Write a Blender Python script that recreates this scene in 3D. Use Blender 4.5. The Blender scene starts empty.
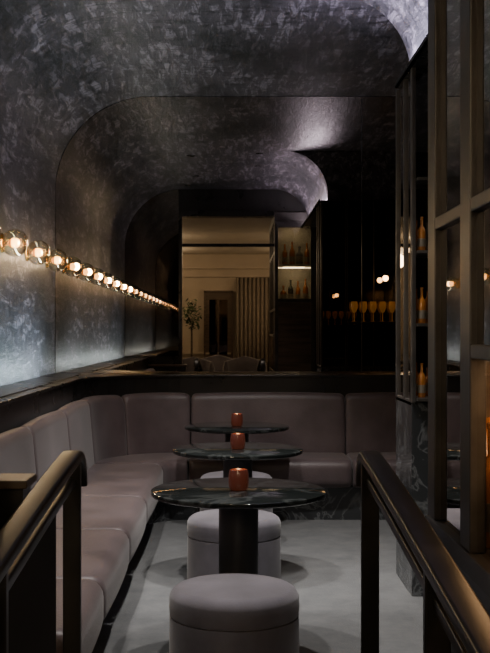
import bpy, bmesh, math, random
from mathutils import Matrix, Vector
random.seed(4)
S=bpy.context.scene
COL=S.collection
CH=1.39; F=1050.0
M=8.6; XL=-1.45; ZC=3.32; YE=3.0

# ------------------------------------------------------------ materials
def newmat(name):
    m=bpy.data.materials.new(name); m.use_nodes=True
    nt=m.node_tree; b=nt.nodes['Principled BSDF']
    return m,nt,b
def simple(name,col,rough=.5,metal=0,spec=.5,emit=None,es=0,sheen=0,coat=0):
    m,nt,b=newmat(name)
    b.inputs['Base Color'].default_value=(*col,1); b.inputs['Roughness'].default_value=rough
    b.inputs['Metallic'].default_value=metal; b.inputs['Specular IOR Level'].default_value=spec
    b.inputs['Sheen Weight'].default_value=sheen; b.inputs['Coat Weight'].default_value=coat
    if emit: b.inputs['Emission Color'].default_value=(*emit,1); b.inputs['Emission Strength'].default_value=es
    return m
def noisy(name,c1,c2,scale=(1,1,1),nscale=5,detail=8,dist=0,rough=(.4,.6),lo=.35,hi=.65,bump=0,metal=0,spec=.5,sheen=0,bscale=None):
    m,nt,b=newmat(name); N=nt.nodes; L=nt.links
    tc=N.new('ShaderNodeTexCoord'); mp=N.new('ShaderNodeMapping'); mp.inputs['Scale'].default_value=scale
    L.new(tc.outputs['Object'],mp.inputs['Vector'])
    n=N.new('ShaderNodeTexNoise'); n.inputs['Scale'].default_value=nscale; n.inputs['Detail'].default_value=detail
    n.inputs['Distortion'].default_value=dist; L.new(mp.outputs[0],n.inputs['Vector'])
    r=N.new('ShaderNodeValToRGB'); r.color_ramp.elements[0].position=lo; r.color_ramp.elements[1].position=hi
    r.color_ramp.elements[0].color=(*c1,1); r.color_ramp.elements[1].color=(*c2,1)
    L.new(n.outputs[0],r.inputs[0]); L.new(r.outputs[0],b.inputs['Base Color'])
    mr=N.new('ShaderNodeMapRange'); mr.inputs['To Min'].default_value=rough[0]; mr.inputs['To Max'].default_value=rough[1]
    L.new(n.outputs[0],mr.inputs[0]); L.new(mr.outputs[0],b.inputs['Roughness'])
    b.inputs['Metallic'].default_value=metal; b.inputs['Specular IOR Level'].default_value=spec
    b.inputs['Sheen Weight'].default_value=sheen
    if bump:
        bp=N.new('ShaderNodeBump'); bp.inputs['Strength'].default_value=bump; bp.inputs['Distance'].default_value=.01
        src=n
        if bscale:
            src=N.new('ShaderNodeTexNoise'); src.inputs['Scale'].default_value=bscale; src.inputs['Detail'].default_value=4
            L.new(tc.outputs['Object'],src.inputs['Vector'])
        L.new(src.outputs[0],bp.inputs['Height']); L.new(bp.outputs[0],b.inputs['Normal'])
    return m
# scratched venetian plaster
def plaster():
    m,nt,b=newmat('scratched_plaster'); N=nt.nodes; L=nt.links
    tc=N.new('ShaderNodeTexCoord')
    def noise(scale,rot,ns,det,rg,ds):
        mp=N.new('ShaderNodeMapping'); mp.inputs['Scale'].default_value=scale; mp.inputs['Rotation'].default_value=rot
        L.new(tc.outputs['Object'],mp.inputs['Vector'])
        a=N.new('ShaderNodeTexNoise'); a.inputs['Scale'].default_value=ns; a.inputs['Detail'].default_value=det
        a.inputs['Roughness'].default_value=rg; a.inputs['Distortion'].default_value=ds
        L.new(mp.outputs[0],a.inputs['Vector']); return a
    def ramp(src,p0,p1,c0,c1):
        r=N.new('ShaderNodeValToRGB'); r.color_ramp.elements[0].position=p0; r.color_ramp.elements[1].position=p1
        r.color_ramp.elements[0].color=(*c0,1); r.color_ramp.elements[1].color=(*c1,1); L.new(src,r.inputs[0]); return r
    def mul(a,b_):
        mu=N.new('ShaderNodeMath'); mu.operation='MULTIPLY'; L.new(a,mu.inputs[0])
        if isinstance(b_,float): mu.inputs[1].default_value=b_
        else: L.new(b_,mu.inputs[1])
        return mu
    a=noise((1,.8,1),(0,0,0),1.3,5,.6,.6)
    f=noise((9,1.7,7),(.25,.15,.45),2.0,14,.74,.6)
    g=noise((3,8,4),(.2,.5,-.4),1.9,12,.72,1.0)
    r1=ramp(a.outputs[0],.34,.66,(.036,.040,.044),(.120,.113,.130))
    rf=ramp(f.outputs[0],.51,.575,(0,0,0),(1,1,1)); rm=ramp(a.outputs[0],.40,.58,(.22,.22,.22),(1,1,1))
    rg=ramp(g.outputs[0],.42,.50,(1,1,1),(0,0,0))
    mx=N.new('ShaderNodeMixRGB'); L.new(mul(mul(rf.outputs[0],rm.outputs[0]).outputs[0],.85).outputs[0],mx.inputs[0]); L.new(r1.outputs[0],mx.inputs[1]); mx.inputs[2].default_value=(.36,.335,.39,1)
    mx2=N.new('ShaderNodeMixRGB'); L.new(mul(rg.outputs[0],.72).outputs[0],mx2.inputs[0]); L.new(mx.outputs[0],mx2.inputs[1]); mx2.inputs[2].default_value=(.020,.023,.025,1)
    L.new(mx2.outputs[0],b.inputs['Base Color'])
    rr=N.new('ShaderNodeMapRange'); rr.inputs['To Min'].default_value=.22; rr.inputs['To Max'].default_value=.6; L.new(g.outputs[0],rr.inputs[0]); L.new(rr.outputs[0],b.inputs['Roughness'])
    b.inputs['Metallic'].default_value=.15
    bp=N.new('ShaderNodeBump'); bp.inputs['Strength'].default_value=.6; bp.inputs['Distance'].default_value=.012
    L.new(f.outputs[0],bp.inputs['Height']); L.new(bp.outputs[0],b.inputs['Normal'])
    return m
def glassmix(name,tint,gl=(1,1,1),fac=.12,rough=.02,fres=True):
    m=bpy.data.materials.new(name); m.use_nodes=True; nt=m.node_tree; N=nt.nodes; L=nt.links
    N.remove(N['Principled BSDF']); o=N['Material Output']
    t=N.new('ShaderNodeBsdfTransparent'); t.inputs[0].default_value=(*tint,1)
    g=N.new('ShaderNodeBsdfGlossy'); g.inputs['Color'].default_value=(*gl,1); g.inputs['Roughness'].default_value=rough
    mx=N.new('ShaderNodeMixShader')
    if fres:
        lw=N.new('ShaderNodeLayerWeight'); lw.inputs[0].default_value=.35
        mr=N.new('ShaderNodeMapRange'); mr.inputs['To Min'].default_value=fac*.4; mr.inputs['To Max'].default_value=min(1,fac*4)
        L.new(lw.outputs['Facing'],mr.inputs[0]); L.new(mr.outputs[0],mx.inputs[0])
    else: mx.inputs[0].default_value=fac
    L.new(t.outputs[0],mx.inputs[1]); L.new(g.outputs[0],mx.inputs[2]); L.new(mx.outputs[0],o.inputs[0])
    return m
def mirror(name,col,rough=.02):
    m,nt,b=newmat(name); N=nt.nodes; L=nt.links
    tc=N.new('ShaderNodeTexCoord'); n=N.new('ShaderNodeTexNoise'); n.inputs['Scale'].default_value=1.4; n.inputs['Detail'].default_value=5
    L.new(tc.outputs['Object'],n.inputs['Vector'])
    r=N.new('ShaderNodeValToRGB'); r.color_ramp.elements[0].position=.3; r.color_ramp.elements[1].position=.7
    r.color_ramp.elements[0].color=(*[c*.85 for c in col],1); r.color_ramp.elements[1].color=(*[min(1,c*1.1) for c in col],1)
    L.new(n.outputs[0],r.inputs[0]); L.new(r.outputs[0],b.inputs['Base Color'])
    b.inputs['Metallic'].default_value=1; b.inputs['Roughness'].default_value=rough
    return m
PL=plaster()
MIR=mirror('smoked_mirror',(.40,.355,.31),0)
MIR2=mirror('dark_smoked_mirror',(.42,.38,.34),.0)
BLK=noisy('black_lacquer',(.010,.010,.010),(.020,.019,.018),nscale=3,rough=(.22,.35))
MBK=noisy('matte_black_panel',(.010,.010,.010),(.018,.017,.016),nscale=3,rough=(.7,.85),spec=.2)
BRZ=noisy('dark_bronze_metal',(.055,.052,.050),(.088,.083,.080),nscale=9,rough=(.3,.5),metal=.6)
RAIL=noisy('blackened_steel',(.028,.027,.027),(.046,.044,.043),nscale=7,rough=(.28,.4),metal=.7)
VEL=noisy('mauve_leather',(.060,.043,.047),(.098,.073,.077),nscale=4,rough=(.36,.55),sheen=.15,bump=.15,bscale=90)
POUF=noisy('grey_velvet',(.082,.076,.094),(.122,.114,.138),nscale=7,rough=(.75,.95),sheen=.25,bump=.12,bscale=160)
def carpet():
    m,nt,b=newmat('grey_carpet_floor'); N=nt.nodes; L=nt.links
    tc=N.new('ShaderNodeTexCoord')
    n=N.new('ShaderNodeTexNoise'); n.inputs['Scale'].default_value=5; n.inputs['Detail'].default_value=14; n.inputs['Roughness'].default_value=.75; L.new(tc.outputs['Object'],n.inputs['Vector'])
    vo=N.new('ShaderNodeTexVoronoi'); vo.inputs['Scale'].default_value=.9; vo.inputs['Randomness'].default_value=.4; L.new(tc.outputs['Object'],vo.inputs['Vector'])
    s=N.new('ShaderNodeMath'); s.operation='MULTIPLY'; s.inputs[1].default_value=22; L.new(vo.outputs['Distance'],s.inputs[0])
    si=N.new('ShaderNodeMath'); si.operation='SINE'; L.new(s.outputs[0],si.inputs[0])
    sc=N.new('ShaderNodeMath'); sc.operation='MULTIPLY_ADD'; sc.inputs[1].default_value=.03; L.new(si.outputs[0],sc.inputs[0]); L.new(n.outputs[0],sc.inputs[2])
    r=N.new('ShaderNodeValToRGB'); e=r.color_ramp.elements; e[0].position=.28; e[1].position=.72
    e[0].color=(.105,.110,.115,1); e[1].color=(.178,.182,.186,1)
    L.new(sc.outputs[0],r.inputs[0]); L.new(r.outputs[0],b.inputs['Base Color'])
    b.inputs['Roughness'].default_value=.88; b.inputs['Specular IOR Level'].default_value=.2
    f=N.new('ShaderNodeTexNoise'); f.inputs['Scale'].default_value=120; L.new(tc.outputs['Object'],f.inputs['Vector'])
    bp=N.new('ShaderNodeBump'); bp.inputs['Strength'].default_value=.25; bp.inputs['Distance'].default_value=.01
    L.new(f.outputs[0],bp.inputs['Height']); L.new(bp.outputs[0],b.inputs['Normal'])
    return m
FLR=carpet()
def marble(name,c1,c2,sc=2.5,rough=.12):
    m,nt,b=newmat(name); N=nt.nodes; L=nt.links
    tc=N.new('ShaderNodeTexCoord'); n=N.new('ShaderNodeTexNoise'); n.inputs['Scale'].default_value=sc; n.inputs['Detail'].default_value=10; n.inputs['Distortion'].default_value=1.5
    L.new(tc.outputs['Object'],n.inputs['Vector'])
    r=N.new('ShaderNodeValToRGB'); e=r.color_ramp.elements; e[0].position=.46; e[0].color=(*c1,1); e[1].position=.54; e[1].color=(*c1,1)
    k=e.new(.5); k.color=(*c2,1)
    L.new(n.outputs[0],r.inputs[0]); L.new(r.outputs[0],b.inputs['Base Color']); b.inputs['Roughness'].default_value=rough
    return m
MAR=marble('black_veined_marble',(.032,.035,.038),(.12,.128,.135),4.5,.22)
TOP=marble('table_black_marble',(.010,.012,.012),(.045,.05,.05),3,.04)
COLM=simple('table_column_metal',(.05,.05,.055),.38,.4)
BRASS=simple('brass',(.55,.34,.12),.25,1)
GLS=glassmix('clear_glass',(.97,.95,.90),(1,.88,.70),.26)
SGL=glassmix('smoked_cabinet_glass',(.88,.86,.82),(.6,.57,.53),.16,0,False)
BULB=simple('warm_bulb',(1,.7,.35),.3,emit=(1,.48,.11),es=10)
CAND=simple('votive_red_glass_glow',(.060,.017,.014),.22,emit=(.8,.18,.07),es=.035,coat=.4)  # faint emission put in as candle glow through the cup
WAX=simple('candle_wax',(.6,.4,.25),.6,emit=(1,.5,.2),es=.9)
BEI=noisy('beige_wall_paint',(.31,.26,.20),(.37,.31,.24),nscale=2,rough=(.6,.8))
WHT=noisy('lobby_ceiling_paint',(.55,.50,.42),(.6,.55,.47),nscale=2,rough=(.7,.9))
WOOD=noisy('dark_walnut',(.045,.03,.02),(.10,.07,.045),scale=(1,12,12),nscale=2,dist=.6,rough=(.35,.5))
LEDW=simple('shelf_led',(1,1,1),.5,emit=(1,.85,.6),es=5)
SHL=simple('shelf_lining',(.20,.185,.15),.5)
LEAF=noisy('leaf_green',(.04,.07,.03),(.10,.14,.06),nscale=20,rough=(.4,.6))
CUR=noisy('curtain_linen',(.16,.13,.10),(.20,.165,.13),nscale=12,rough=(.8,.9))
AMB=simple('amber_glass_glow',(.5,.24,.06),.12,emit=(1,.42,.06),es=.16,coat=1)  # emission put into the glass for an amber glow
BOTS=[simple('bottle_amber_glow',(.30,.11,.02),.1,emit=(.8,.28,.05),es=.015,coat=1),simple('bottle_green',(.03,.04,.03),.1,coat=1),  # faint emission put in so the amber bottles glow
      simple('bottle_clear',(.12,.125,.12),.08,coat=1),simple('bottle_label',(.16,.14,.11),.6)]

# ------------------------------------------------------------ helpers
def link(o,parent=None):
    COL.objects.link(o)
    if parent:
        o.parent=parent; o.matrix_parent_inverse=Matrix.Translation(parent.location).inverted()
    return o
def empty(name,loc):
    e=bpy.data.objects.new(name,None); e.location=loc; e.empty_display_size=.1; COL.objects.link(e); return e
def mesh(name,v,f,mat,parent=None,smooth=False,bevel=0,auto=None):
    me=bpy.data.meshes.new(name); me.from_pydata([tuple(p) for p in v],[],f); me.update()
    bm=bmesh.new(); bm.from_mesh(me); bmesh.ops.recalc_face_normals(bm,faces=bm.faces); bm.to_mesh(me); bm.free()
    if mat: me.materials.append(mat)
    if smooth:
        for p in me.polygons: p.use_smooth=True
        if auto: me.set_sharp_from_angle(angle=math.radians(auto))
    o=bpy.data.objects.new(name,me); link(o,parent)
    if bevel:
        b=o.modifiers.new('bevel','BEVEL'); b.width=bevel; b.segments=2; b.limit_method='ANGLE'
    return o
def box(name,x0,x1,y0,y1,z0,z1,mat,parent=None,bevel=0):
    v=[(x0,y0,z0),(x1,y0,z0),(x1,y1,z0),(x0,y1,z0),(x0,y0,z1),(x1,y0,z1),(x1,y1,z1),(x0,y1,z1)]
    f=[(0,3,2,1),(4,5,6,7),(0,1,5,4),(1,2,6,5),(2,3,7,6),(3,0,4,7)]
    return mesh(name,v,f,mat,parent,bevel=bevel)
def multibox(name,lst,mat,parent=None,bevel=0):
    v=[];f=[]
    for (x0,x1,y0,y1,z0,z1) in lst:
        k=len(v); v+=[(x0,y0,z0),(x1,y0,z0),(x1,y1,z0),(x0,y1,z0),(x0,y0,z1),(x1,y0,z1),(x1,y1,z1),(x0,y1,z1)]
        f+=[tuple(k+i for i in q) for q in [(0,3,2,1),(4,5,6,7),(0,1,5,4),(1,2,6,5),(2,3,7,6),(3,0,4,7)]]
    return mesh(name,v,f,mat,parent,bevel=bevel)
def lathe_data(prof,loc,seg=48,axis='Z'):
    v=[];f=[]
    n=len(prof)
    for (r,z) in prof:
        for i in range(seg):
            a=2*math.pi*i/seg; c,s=r*math.cos(a),r*math.sin(a)
            p=(c,s,z) if axis=='Z' else (z,c,s)
            v.append((p[0]+loc[0],p[1]+loc[1],p[2]+loc[2]))
    for j in range(n-1):
        for i in range(seg):
            f.append((j*seg+i,j*seg+(i+1)%seg,(j+1)*seg+(i+1)%seg,(j+1)*seg+i))
    f.append(tuple(range(seg))[::-1]); f.append(tuple((n-1)*seg+i for i in range(seg)))
    return v,f
def lathe(name,prof,loc,mat,parent=None,seg=48,axis='Z',auto=40):
    v,f=lathe_data(prof,loc,seg,axis)
    return mesh(name,v,f,mat,parent,True,auto=auto)
def sphere(name,c,r,mat,parent=None,seg=24):
    prof=[(max(1e-4,r*math.sin(math.pi*i/16)),-r*math.cos(math.pi*i/16)) for i in range(17)]
    return lathe(name,prof,c,mat,parent,seg,auto=None)
def light(name,typ,loc,energy,col,parent=None,rot=None,**k):
    l=bpy.data.lights.new(name,typ); l.energy=energy; l.color=col
    for a,b in k.items(): setattr(l,a,b)
    o=bpy.data.objects.new(name,l); o.location=loc
    if rot: o.rotation_euler=rot
    link(o,parent); return o
def arc(cx,cz,r,a0,a1,n):
    return [(cx+r*math.cos(a0+(a1-a0)*i/n),cz+r*math.sin(a0+(a1-a0)*i/n)) for i in range(n+1)]

# ------------------------------------------------------------ room shell
box('floor',-2.3,2.2,-6.2,9.0,-.12,0,FLR)
R=.78
left_prof=[(XL,0),(XL,ZC-R)]+arc(XL+R,ZC-R,R,math.pi,math.pi/2,20)[1:]
def solid_prof(name,poly,y0,y1,mat,parent=None,auto=40):
    n=len(poly); v=[(x,y0,z) for x,z in poly]+[(x,y1,z) for x,z in poly]
    f=[tuple(range(n)),tuple(range(n,2*n))[::-1]]+[(i,(i+1)%n,n+(i+1)%n,n+i) for i in range(n)]
    return mesh(name,v,f,mat,parent,True,auto=auto)
solid_prof('ceiling',left_prof[1:]+[(2.1,ZC),(2.1,ZC+.15),(XL-.15,ZC+.15),(XL-.15,ZC-R)],YE,M,PL)
box('wall_left',XL-.15,XL,YE,M,0,ZC-R,PL)
YS=6.0; r2=.46; XS=1.02
sof=[(XS-r2,ZC-.002)]+[(XS-r2+r2*math.sin(t),ZC-r2+r2*math.cos(t)) for t in [i*math.pi/2/16 for i in range(17)]][1:]+[(XS,2.80),(1.995,2.80),(1.995,ZC-.002)]
solid_prof('soffit',sof,YE+.001,YS,PL)
box('wall_back',XL-.15,2.1,M+.02,M+.17,0,ZC+.15,BLK)
mp=[(XL+.004,1.055)]+[(XL+.004,ZC-R)]+[(XL+R+(R-.004)*math.cos(a),ZC-R+(R-.004)*math.sin(a)) for a in [math.pi-math.pi/2*i/24 for i in range(1,25)]]+[(1.98,ZC-.004),(1.98,1.055)]
n=len(mp)
mesh('back_wall_mirror',[(x,M-.002,z) for x,z in mp]+[(x,M+.02,z) for x,z in mp],[tuple(range(n)),tuple(range(n,2*n))[::-1]]+[(i,(i+1)%n,n+(i+1)%n,n+i) for i in range(n)],MIR)
multibox('mirror_seam_trim',[(1.06,1.066,M-.006,M-.001,1.06,3.3)],BLK)
box('wall_right',2.0,2.15,YE,M+.02,0,ZC,BLK)
box('wall_lobby_left',-2.3,-2.15,-6.1,YE-.16,0,3.1,BEI)
box('wall_lobby_right',2.05,2.2,-6.1,YE-.16,0,3.1,BEI)
box('wall_lobby_end',-2.3,2.2,-6.1,-5.95,0,3.1,BEI)
box('ceiling_lobby',-2.3,2.2,-6.1,YE-.16,3.1,3.2,WHT)
multibox('trim_lobby_cornice',[(-2.15,2.05,-5.95,-5.85,2.78,2.84),(-2.15,2.05,-5.95,-5.89,2.60,2.63),(-2.15,2.05,-5.95,-5.90,.9,.94)],BEI)
XJ=-.72
multibox('wall_entrance',[(-2.3,XJ,YE-.15,YE-.02,0,3.47),(1.14,2.2,YE-.15,YE-.02,0,3.47),(XJ,1.14,YE-.15,YE-.02,3.02,3.47)],BLK)
lp=[(XL+.004,0.0)]+[(XL+.004,ZC-R)]+[(XL+R+(R-.004)*math.cos(a),ZC-R+(R-.004)*math.sin(a)) for a in [math.pi-math.pi/2*i/24 for i in range(1,25)]]+[(XJ,ZC-.004),(XJ,0)]
lp=[p for p in lp if p[0]<=XJ+.001]; n=len(lp)
lp=[(x,max(z,1.06)) for x,z in lp]
mesh('entrance_wall_mirror',[(x,YE+.004,z) for x,z in lp]+[(x,YE-.02,z) for x,z in lp],[tuple(range(n)),tuple(range(n,2*n))[::-1]]+[(i,(i+1)%n,n+(i+1)%n,n+i) for i in range(n)],MIR)
multibox('entrance_door_frame',[(XJ,-.675,YE-.12,YE+.04,0,3.02),(XJ+.045,.60,YE-.18,YE+.04,2.95,3.02),(XJ+.045,.60,YE-.12,YE-.06,2.55,2.59)],BLK,bevel=.003)

# ------------------------------------------------------------ wall ledge / backing
xp,yp,Rp=-1.12,8.27,.80
def path(o,s):
    z,t=s
    if z=='a': return (xp+o,t)
    if z=='b': return (t,yp-o)
    a=math.pi-t*math.pi/2
    r=Rp-o
    return (xp+Rp+r*math.cos(a),yp-Rp+r*math.sin(a))
def curve_pts(o,n=14): return [path(o,('c',i/n)) for i in range(n+1)]
Y0=3.24; XB=1.98
outl=[(XL,Y0),(xp,Y0)]+curve_pts(0)+[(XB,yp),(XB,M-.003),(XL,M-.003)]
def slab(name,ol,z0,z1,mat,parent=None,bevel=0):
    n=len(ol); v=[(x,y,z0) for x,y in ol]+[(x,y,z1) for x,y in ol]
    f=[tuple(range(n)),tuple(range(n,2*n))[::-1]]+[(i,(i+1)%n,n+(i+1)%n,n+i) for i in range(n)]
    return mesh(name,v,f,mat,parent,bevel=bevel)
led=empty('wall_ledge',(XL,Y0,0))
slab('ledge_body',outl,0,1.035,BLK,led)
outl2=[(XL,Y0),(xp+.015,Y0)]+curve_pts(.015)+[(XB,yp-.015),(XB,M-.003),(XL,M-.003)]
slab('ledge_top',outl2,1.035,1.053,BLK,led,.003)
box('led_channel',-1.20,-1.18,Y0+.05,8.2,1.053,1.060,BLK,led)
light('ledge_strip_light','AREA',(-1.19,(Y0+8.2)/2,1.07),44,(.70,.87,.97),led,rot=(math.radians(180),math.radians(-18),0),shape='RECTANGLE',size=.03,size_y=4.9)

# ------------------------------------------------------------ banquette
bq=empty('banquette_sofa',(xp,Y0,0))
def rrect(o0,o1,z0,z1,r,n=5,lean=0):
    pts=[]
    for (cx,cz,a0) in [(o1-r,z0+r,-90),(o1-r,z1-r,0),(o0+r,z1-r,90),(o0+r,z0+r,180)]:
        for i in range(n+1):
            a=math.radians(a0+90*i/n); pts.append((cx+r*math.cos(a),cz+r*math.sin(a)))
    return [(o - lean*(z-z0)/(z1-z0)*(o-o0)/(o1-o0), z) for o,z in pts]
def cushion(name,prof,s0,s1,mat,n=10,gap=.004):
    z=s0[0]
    if z=='c': L=math.pi/2*(Rp-.3)*(s1[1]-s0[1])
    else: L=abs(s1[1]-s0[1])
    k=(s1[1]-s0[1])/L
    ds=[(gap,.028),(gap+.006,.014),(gap+.016,.005),(gap+.032,0)]
    st=[(d,i) for d,i in ds]+[(.06+(L-.12)*j/n,0) for j in range(n+1)]+[(L-d,i) for d,i in ds[::-1]]
    cx=sum(p[0] for p in prof)/len(prof); cz=sum(p[1] for p in prof)/len(prof)
    v=[];f=[];m=len(prof)
    for d,ins in st:
        t=s0[1]+d*k
        puff=.014*math.sin(math.pi*min(1,max(0,d/L)))**.5
        for o,zz in prof:
            dx,dz=o-cx,zz-cz; l=math.hypot(dx,dz)
            q=1-(ins-puff)/l
            oo,z2=cx+dx*q,cz+dz*q
            x,y=path(oo,(z,t)); v.append((x,y,z2))
    for j in range(len(st)-1):
        for i in range(m): f.append((j*m+i,j*m+(i+1)%m,(j+1)*m+(i+1)%m,(j+1)*m+i))
    f.append(tuple(range(m))); f.append(tuple((len(st)-1)*m+i for i in range(m))[::-1])
    return mesh(name,v,f,mat,bq,True,auto=60)
seatp=rrect(.09,.63,.25,.455,.065)
backp=rrect(.012,.15,.40,.905,.055,lean=.045)
segs=[(('a',3.26),('a',4.25)),(('a',4.25),('a',5.35)),(('a',5.35),('a',6.45)),(('a',6.45),('a',7.47)),(('c',0),('c',.5)),(('c',.5),('c',1)),(('b',xp+Rp),('b',.88)),(('b',.88),('b',1.94))]
for i,(a,b) in enumerate(segs):
    cushion('back_cushion_%d'%(i+1),backp,a,b,VEL,n=8)
segs2=[(('a',3.26),('a',4.0)),(('a',4.0),('a',5.0)),(('a',5.0),('a',6.0)),(('a',6.0),('a',7.47)),(('c',0),('c',1)),(('b',xp+Rp),('b',.88)),(('b',.88),('b',1.94))]
for i,(a,b) in enumerate(segs2):
    cushion('seat_cushion_%d'%(i+1),seatp,a,b,VEL,n=10)
fr=[path(.50,('a',Y0))]+curve_pts(.50)+[path(.50,('b',1.95))]
bk=[path(.02,('b',1.95))]+curve_pts(.02)[::-1]+[path(.02,('a',Y0))]
slab('plinth',fr+bk,0,.262,MAR,bq)

# ------------------------------------------------------------ low partition wall at banquette end
pw=empty('low_partition_wall',(-1,3.15,0))
box('panel',XL,-.615,3.09,3.21,0,.93,BLK,pw)
box('cap',XL,-.60,3.07,3.23,.93,.955,WOOD,pw,.004)

# ------------------------------------------------------------ sconces
for i in range(7):
    y=M-.4-.8*i; z=1.95; x=-1.365
    e=empty('wall_sconce',(XL,y,z))
    lathe('backplate',[(.062,0),(.062,.008),(.055,.014),(.014,.016),(.014,.05),(.030,.052),(.030,.066),(.0001,.068)],(XL,y,z),BRASS,e,32,'X')
    sphere('bulb',(x,y,z),.030,BULB,e)
    pr=[(.026,-.070)]+[(.088*math.sin(a),-.088*math.cos(a)) for a in [math.radians(22+10*k) for k in range(14)]]
    pr+= [(.083*math.sin(a),-.083*math.cos(a)) for a in [math.radians(152-10*k) for k in range(14)]]+[(.022,-.070)]
    v,f=lathe_data(pr,(x,y,z),32,'X'); f=f[:-2]
    mesh('glass_globe',v,f,GLS,e,True)
    light('bulb_light','POINT',(x+.03,y,z),9.5,(1,.74,.46),e,shadow_soft_size=.03)

# ------------------------------------------------------------ tables & votives & poufs
def table(x,y,h=.72,r=.375):
    e=empty('round_cocktail_table',(x,y,0))
    lathe('marble_top',[(.0001,h-.024),(r-.012,h-.024),(r-.003,h-.020),(r,h-.012),(r-.002,h-.003),(r-.007,h),(.0001,h)],(x,y,0),TOP,e,96)
    lathe('column',[(.14,0),(.14,.010),(.135,.016),(.086,.018),(.084,.03),(.084,h-.05),(.11,h-.036),(.13,h-.03),(.13,h-.0245),(.0001,h-.0245)],(x,y,0),COLM,e,64)
    lathe('base_ring',[(.145,0),(.145,.006),(.14,.012)],(x,y,0),BRZ,e,64)
    c=empty('votive_candle_holder',(x,y-.02,h))
    pr=[(.030,.0005),(.037,.004),(.041,.014),(.043,.035),(.043,.058),(.041,.075),(.038,.087),(.035,.088),(.037,.074),(.038,.05),(.034,.03)]
    lathe('cup',pr,(x,y-.02,h),CAND,c,40)
    lathe('candle',[(.026,.031),(.026,.055),(.02,.058),(.0001,.057)],(x,y-.02,h),WAX,c,20)
    light('candle_light','POINT',(x,y-.02,h+.078),.2,(1,.5,.2),c,shadow_soft_size=.01)
table(.028,4.47); table(.033,6.03); table(.035,7.50)
def pouf(x,y,r=.238,h=.465):
    e=empty('upholstered_pouf',(x,y,0))
    lathe('base',[(r-.025,0),(r-.025,.02),(.0001,.02)],(x,y,0),BLK,e,64)
    body=[(r-.012,.018),(r-.003,.03),(r,.06),(r+.001,.18),(r,.33),(r-.001,.352)]
    lathe('body',body+[(r-.008,.356),(.0001,.356)],(x,y,0),POUF,e,96)
    cush=[(.0001,.357),(r-.004,.357),(r-.001,.359),(r+.001,.385)]
    for i in range(1,10):
        a=math.radians(90*i/9); cush.append((r+.001-.045*(1-math.cos(a)),h-.05+.042*math.sin(a)))
    cush+=[(r-.09,h-.003),(r-.16,h+.0005),(.0001,h+.002)]
    lathe('cushion_top',cush,(x,y,0),POUF,e,96)
pouf(.008,3.86); pouf(.010,5.36); pouf(.028,6.88)

# ------------------------------------------------------------ hand rails
def ribbon(name,pts,w,t,mat,parent,rad=.008):
    P=[Vector(p) for p in pts]; v=[];f=[]
    sec=[]
    for cx,cz,a0 in [(w/2-rad,-t/2+rad,-90),(w/2-rad,t/2-rad,0),(-w/2+rad,t/2-rad,90),(-w/2+rad,-t/2+rad,180)]:
        for i in range(5):
            a=math.radians(a0+90*i/4); sec.append((cx+rad*math.cos(a),cz+rad*math.sin(a)))
    m=len(sec)
    for j,p in enumerate(P):
        d=(P[min(j+1,len(P)-1)]-P[max(j-1,0)]).normalized()
        up=Vector((1,0,0)).cross(d).normalized()
        for a,b in sec: v.append(p+Vector((1,0,0))*a+up*b)
    for j in range(len(P)-1):
        for i in range(m): f.append((j*m+i,j*m+(i+1)%m,(j+1)*m+(i+1)%m,(j+1)*m+i))
    f.append(tuple(range(m))); f.append(tuple((len(P)-1)*m+i for i in range(m)))
    return mesh(name,v,f,mat,parent,True,auto=40)
def railing(x,solid):
    e=empty('stair_handrail',(x,3.1,0))
    def zt(y): return 1.02-.09*(max(0,3.12-y)/1.0)**1.15
    pts=[]
    for i in range(30):
        y=1.2+(3.12-1.2)*i/29; pts.append((x,y,zt(y)))
    top=pts+[(x,3.12+.10*math.sin(a),1.02-.10*(1-math.cos(a))) for a in [math.radians(10*k) for k in range(1,10)]]
    ribbon('top_rail',top,.062,.034,RAIL,e,.010)
    ribbon('sub_rail',[(px,py,pz-.075) for px,py,pz in pts],.022,.028,RAIL,e,.005)
    for k,y in enumerate([3.12,2.1,1.25]):
        box('post_%d'%(k+1),x-.026,x+.026,y-.014,y+.014,0,zt(y)-.01,RAIL,e,.004)
        box('foot_%d'%(k+1),x-.045,x+.045,y-.045,y+.045,0,.012,RAIL,e,.003)
    if solid:
        P=[(1.26,.09),(2.86,.09),(2.86,zt(2.86)-.10),(1.26,zt(1.26)-.10)]
        xa,xb=x-.012,x-.004
        mesh('infill_panel',[(xa,a,b) for a,b in P]+[(xb,a,b) for a,b in P],[(0,1,2,3),(7,6,5,4),(0,4,5,1),(1,5,6,2),(2,6,7,3),(3,7,4,0)],MBK,e)
    box('bottom_bar',x-.012,x+.012,1.25,3.12,.06,.085,RAIL,e,.003)
railing(-.475,True); railing(.41,False)

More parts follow.
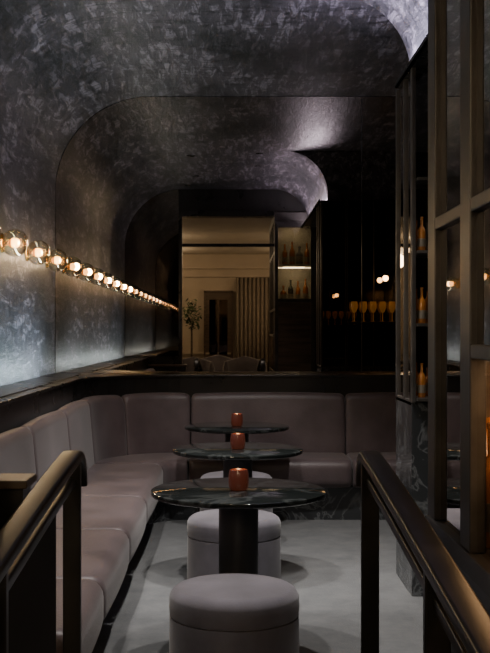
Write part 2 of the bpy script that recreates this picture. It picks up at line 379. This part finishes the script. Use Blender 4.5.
# ------------------------------------------------------------ bottles helper
def bottle_prof(kind):
    if kind==0: return [(.033,0),(.036,.005),(.036,.17),(.030,.20),(.013,.225),(.012,.29),(.015,.292),(.015,.305),(.0001,.305)]
    if kind==1: return [(.042,0),(.045,.006),(.045,.12),(.038,.15),(.014,.165),(.013,.21),(.018,.212),(.018,.24),(.0001,.24)]
    if kind==2: return [(.030,0),(.033,.004),(.036,.19),(.033,.21),(.012,.235),(.012,.27),(.017,.272),(.016,.285),(.0001,.285)]
    return [(.028,0),(.004,.006),(.004,.09),(.02,.10),(.036,.14),(.038,.175),(.032,.21),(.030,.208),(.034,.174),(.0001,.11)]
def bottles(name,spots,sc=1.0,mats=None):
    v=[];f=[];mi=[]
    mats=mats or BOTS
    for k,(x,y,z) in enumerate(spots):
        kind=random.choice([0,0,1,2]); mt=random.choice([0,0,0,1,2]) if len(mats)>1 else 0
        s=sc*random.uniform(.9,1.05)
        a,b=lathe_data([(r*s,h*s) for r,h in bottle_prof(kind)],(x,y,z),16); o=len(v); v+=a; f+=[tuple(o+i for i in q) for q in b]; mi+=[mt]*len(b)
        ex=.0095*s if kind==1 else 0
        a,b=lathe_data([(.0365*s+ex,.04*s),(.0375*s+ex,.041*s),(.0375*s+ex,.11*s),(.0365*s+ex,.111*s)],(x,y,z),16)
        o=len(v); v+=a; f+=[tuple(o+i for i in q) for q in b[:-2]]; mi+=[3]*(len(b)-2)
    me=bpy.data.meshes.new(name); me.from_pydata(v,[],f)
    for m_ in mats: me.materials.append(m_)
    for p,i in zip(me.polygons,mi): p.material_index=i; p.use_smooth=True
    me.set_sharp_from_angle(angle=math.radians(40))
    return bpy.data.objects.new(name,me)
# ------------------------------------------------------------ display cabinet (right foreground)
cb=empty('glass_display_cabinet',(.84,2.1,0))
cx0,cx1,cy0,cy1=.58,1.12,1.1,3.08
H=3.0
box('back_panel',cx1,cx1+.02,cy0,cy1,0,H,BLK,cb)
box('base_cabinet',cx0+.01,cx1,cy0,cy1-.01,0,.80,BLK,cb)
box('cornice',cx0-.01,cx1+.02,cy0,cy1+.01,2.88,H,BRZ,cb,.004)
box('sill',cx0-.012,cx1,cy0,cy1+.005,.80,.855,BRZ,cb,.004)
stiles=[(cx0-.006,cx0+.04,2.975,cy1,.855,2.88),(cx0-.006,cx0+.035,2.535,2.645,.855,2.88),(cx0-.006,cx0+.035,2.05,2.12,.855,2.88),(cx0-.006,cx0+.035,1.55,1.62,.855,2.88),(cx0-.006,cx0+.035,1.1,1.17,.855,2.88),(cx1-.06,cx1,cy1-.05,cy1,.855,2.88)]
rails_=[(cx0-.004,cx0+.03,1.1,2.985,1.68,1.715),(cx0-.004,cx0+.03,1.1,2.6,1.325,1.36),(cx0-.004,cx0+.03,1.1,2.985,2.45,2.49),(cx0,cx1,cy1-.03,cy1-.002,1.79,1.84),(cx0,cx1,cy1-.03,cy1-.002,2.80,2.88)]
multibox('frame',stiles+rails_,BRZ,cb,.004)
mesh('side_glass_lower',[(cx0+.012,1.12,.86),(cx0+.012,2.59,.86),(cx0+.012,2.59,1.34),(cx0+.012,1.12,1.34)],[(0,1,2,3)],SGL,cb)
box('side_mirror_mid',cx0+.012,cx0+.016,1.12,2.59,1.34,1.70,MIR2,cb)
box('side_mirror_lower',cx0+.012,cx0+.016,2.60,3.0,.86,1.70,MIR2,cb)
box('side_mirror_upper',cx0+.012,cx0+.016,1.12,3.0,1.70,2.88,MIR2,cb)
box('end_panel_lower',cx0+.03,cx1-.02,cy1-.02,cy1-.012,.856,1.80,WOOD,cb)
box('end_glass',cx0+.03,cx1-.04,cy1-.014,cy1-.010,1.84,2.80,GLS,cb)
box('compartment_floor',cx0+.02,cx1,1.12,cy1-.03,1.78,1.80,SHL,cb)
box('compartment_back',cx0+.03,cx1,2.60,2.62,1.8,2.88,SHL,cb)
multibox('upper_shelves',[(cx0+.03,cx1,2.63,cy1-.03,2.29,2.305)],SHL,cb)
multibox('lower_shelves',[(cx0+.03,cx1,1.13,cy1-.04,1.34,1.352)],BLK,cb)
multibox('shelf_leds',[(cx0+.05,cx1-.02,2.64,2.655,2.27,2.288)],LEDW,cb)
light('shelf_light_a','AREA',(.84,2.85,2.86),2.6,(1,.86,.6),cb,size=.3)
light('shelf_light_b','AREA',(.84,2.85,2.27),2.8,(1,.86,.6),cb,size=.3)
light('shelf_light_c','AREA',(.75,2.1,1.33),8,(1,.58,.28),cb,shape='RECTANGLE',size=.2,size_y=1.7)
light('shelf_light_d','AREA',(.75,1.9,1.76),1.5,(1,.62,.32),cb,shape='RECTANGLE',size=.2,size_y=1.3)
sp=[(.66+.11*(i%4)+random.uniform(-.01,.01),1.3+.11*(i//4),.856) for i in range(80) if 1.3+.11*(i//4)<3.0]
link(bottles('bottles_lower',sp),cb)
link(bottles('bottles_mid',[(x,y,1.353) for x,y,z in sp if random.random()>.3]),cb)
link(bottles('bottles_upper',[(.70+.1*i,2.86+random.uniform(-.04,.04),1.801) for i in range(4)]+[(.72+.1*i,2.88,2.306) for i in range(4)]),cb)

# ------------------------------------------------------------ pillar / back-bar block
pb=empty('marble_bar_pillar',(1.4,5.8,0))
px0=.945
box('marble_base',px0,1.98,5.52,6.05,0,1.02,MAR,pb,.003)
box('core',px0+.01,1.98,5.62,6.04,1.02,2.79,MIR2,pb)
multibox('corner_frames',[(px0-.002,px0+.02,5.5,5.56,1.02,2.79),(px0-.002,px0+.02,5.75,5.785,1.02,2.79),(px0-.002,px0+.02,6.02,6.055,1.02,2.79),(px0,1.98,5.53,6.055,1.0,1.03)],BRZ,pb,.003)
multibox('shelves',[(px0+.02,1.98,5.45,5.62,z,z+.015) for z in (1.03,1.42,1.80,2.18)],BRZ,pb)
link(bottles('shelf_bottles',[(1.0+.065*i,5.535,z+.0155) for z in (1.03,1.42,1.80) for i in range(14)],.62),pb)
light('back_bar_light','AREA',(1.55,5.5,2.16),.5,(1,.7,.4),pb,shape='RECTANGLE',size=.7,size_y=.1)
multibox('rear_trims',[(x,x+.012,6.04,6.052,1.03,2.79) for x in (1.2,1.22,1.5,1.75)],BRZ,pb)
gs=empty('goblet_shelf',(1.55,6.12,1.5))
box('shelf',1.22,1.96,6.042,6.17,1.49,1.50,BRZ,gs)
v=[];f=[]
for i in range(7):
    a,b=lathe_data(bottle_prof(3),(1.29+.1*i,6.115,1.501),20); o=len(v); v+=a; f+=[tuple(o+k for k in q) for q in b]
mesh('glowing_goblets',v,f,AMB,gs,True,auto=50)  # glow by emission, standing in for amber globe reflections
light('goblet_fill_light','POINT',(1.6,6.25,1.95),1.2,(1,.6,.25),gs,shadow_soft_size=.03)  # added light without a fixture, brightens the shelf
cv=empty('cove_light_ledge',(XS-.05,4.5,2.78))
multibox('cove_lip',[(XS-.09,XS-.002,3.15,5.98,2.775,2.79),(XS-.09,XS-.08,3.15,5.98,2.775,2.81)],BLK,cv)
light('cove_light','AREA',(XS-.04,4.6,2.815),82,(.86,.78,1),cv,rot=(math.radians(180),math.radians(20),0),shape='RECTANGLE',size=.03,size_y=2.6)

# ------------------------------------------------------------ added ceiling spots
def down(x,y,z,en,tilt=(0,0),col=(1,.94,.88),size=70,nm='added_ceiling_spot'):  # unseen spots added overhead to light floor and tables
    e=empty(nm,(x,y,z))
    lathe('trim_ring',[(.03,-.002),(.045,-.004),(.045,0),(.03,0)],(x,y,z),BLK,e,24)
    light('fill_lamp','SPOT',(x,y,z-.01),en,col,e,rot=(math.radians(tilt[0]),math.radians(tilt[1]),0),spot_size=math.radians(size),spot_blend=.7,shadow_soft_size=.04)
down(.30,3.9,ZC,140,(6,0)); down(.30,5.0,ZC,180,(6,0)); down(.30,5.85,ZC,250,(16,4))
down(-.45,4.2,ZC,130,(5,-6)); down(-.45,5.7,ZC,200,(16,-4))
down(-.6,3.4,ZC,110,(20,-8))
# lobby
SH=simple('fill_lamp_shade',(1,.9,.7),.5,emit=(1,.82,.55),es=4)  # glowing shade made for the added lobby fill
for (x,y) in [(-1.5,-1.5),(1.5,-1.5),(-1.5,-4.4),(1.5,-4.4)]:
    e=empty('lobby_fill_lamp',(x,y,3.1))  # added for fill, placed clear of the mirror reflection
    lathe('shade',[(.0001,-.10),(.20,-.10),(.24,-.07),(.25,0)],(x,y,3.1),SH,e,40)
    light('fill_lamp','POINT',(x,y,2.85),50,(1,.80,.54),e,shadow_soft_size=.15)
v=[];f=[]; nn=60
for i in range(nn+1):
    x=.10+.9*i/nn; yy=-5.80+.05*math.sin(i*1.05)
    v+=[(x,yy,.02),(x,yy,2.58)]
for i in range(nn): f.append((2*i,2*i+2,2*i+3,2*i+1))
o=mesh('lobby_curtain',v,f,CUR,None,True)
sm=o.modifiers.new('s','SOLIDIFY'); sm.thickness=.01
dp=empty('door_1',(-.35,-5.9,0))
multibox('frame',[(-.62,-.58,-5.95,-5.88,0,2.3),(-.02,.02,-5.95,-5.88,0,2.3),(-.62,.02,-5.95,-5.88,2.26,2.3)],WOOD,dp)
box('leaf',-.58,-.02,-5.945,-5.91,0.005,2.26,WOOD,dp)
multibox('glazing',[(-.5,-.32,-5.91,-5.90,.9,2.1),(-.28,-.10,-5.91,-5.90,.9,2.1)],MIR2,dp)
def armchair(x,y):
    e=empty('lounge_armchair',(x,y,0))
    n=14; v=[];f=[]
    for i in range(n+1):
        a=math.radians(-20+220*i/n)
        for (r,z) in [(.34,.16),(.42,.16),(.43,.80),(.40,.92),(.36,.92),(.34,.80)]:
            zz=z if z<.5 else z-.10*abs(math.cos(a))
            v.append((x+r*math.cos(a),y-r*math.sin(a),zz))
    for j in range(n):
        for i in range(6): f.append((j*6+i,j*6+(i+1)%6,(j+1)*6+(i+1)%6,(j+1)*6+i))
    f.append(tuple(range(6))); f.append(tuple(n*6+i for i in range(6)))
    mesh('tub_back',v,f,POUF,e,True,auto=50,bevel=.01)
    lathe('seat',[(.0001,.2),(.32,.2),(.338,.24),(.338,.40),(.31,.44),(.0001,.45)],(x,y,0),POUF,e,40)
    for k,(dx,dy) in enumerate([(-.25,-.2),(.25,-.2),(-.25,.2),(.25,.2)]):
        lathe('leg_%d'%(k+1),[(.012,0),(.02,.2),(.0001,.2)],(x+dx,y+dy,0),WOOD,e,12)
armchair(-.75,-2.6); armchair(.25,-3.2); armchair(-.3,-4.4)
pt=empty('potted_tree',(-.86,-5.2,0)); tx,ty=-.86,-5.2
lathe('planter',[(.14,0),(.19,.02),(.22,.42),(.21,.44),(.19,.44),(.19,.38),(.0001,.38)],(tx,ty,0),BRZ,pt,32)
lathe('trunk',[(.025,.38),(.018,1.5),(.0001,1.6)],(tx,ty,0),WOOD,pt,10)
v=[];f=[]
for i in range(200):
    th=random.uniform(0,6.28); ph=random.uniform(-1,1); rr=random.uniform(.08,.24)
    c=Vector((tx+rr*math.cos(th)*math.sqrt(1-ph*ph),ty+rr*math.sin(th)*math.sqrt(1-ph*ph),1.75+rr*1.6*ph))
    d=Vector((random.uniform(-1,1),random.uniform(-1,1),random.uniform(-.6,.8))).normalized(); s=d.cross(Vector((0,0,1))).normalized()*.03; l=d*.06
    k=len(v); v+=[c-l,c-s,c+l,c+s]; f.append((k,k+1,k+2,k+3))
mesh('foliage',v,f,LEAF,pt)

# ------------------------------------------------------------ world, camera
w=bpy.data.worlds.new('world'); S.world=w; w.use_nodes=True
w.node_tree.nodes['Background'].inputs[0].default_value=(.5,.55,.65,1); w.node_tree.nodes['Background'].inputs[1].default_value=.02
cd=bpy.data.cameras.new('camera'); cam=bpy.data.objects.new('camera',cd); COL.objects.link(cam)
cam.location=(0,0,CH); cam.rotation_euler=(math.radians(90),0,0)
cd.sensor_fit='HORIZONTAL'; cd.sensor_width=36; cd.lens=F/490*36
cd.shift_x=(245-232)/490; cd.shift_y=5.5/490; cd.clip_start=.05
S.camera=cam
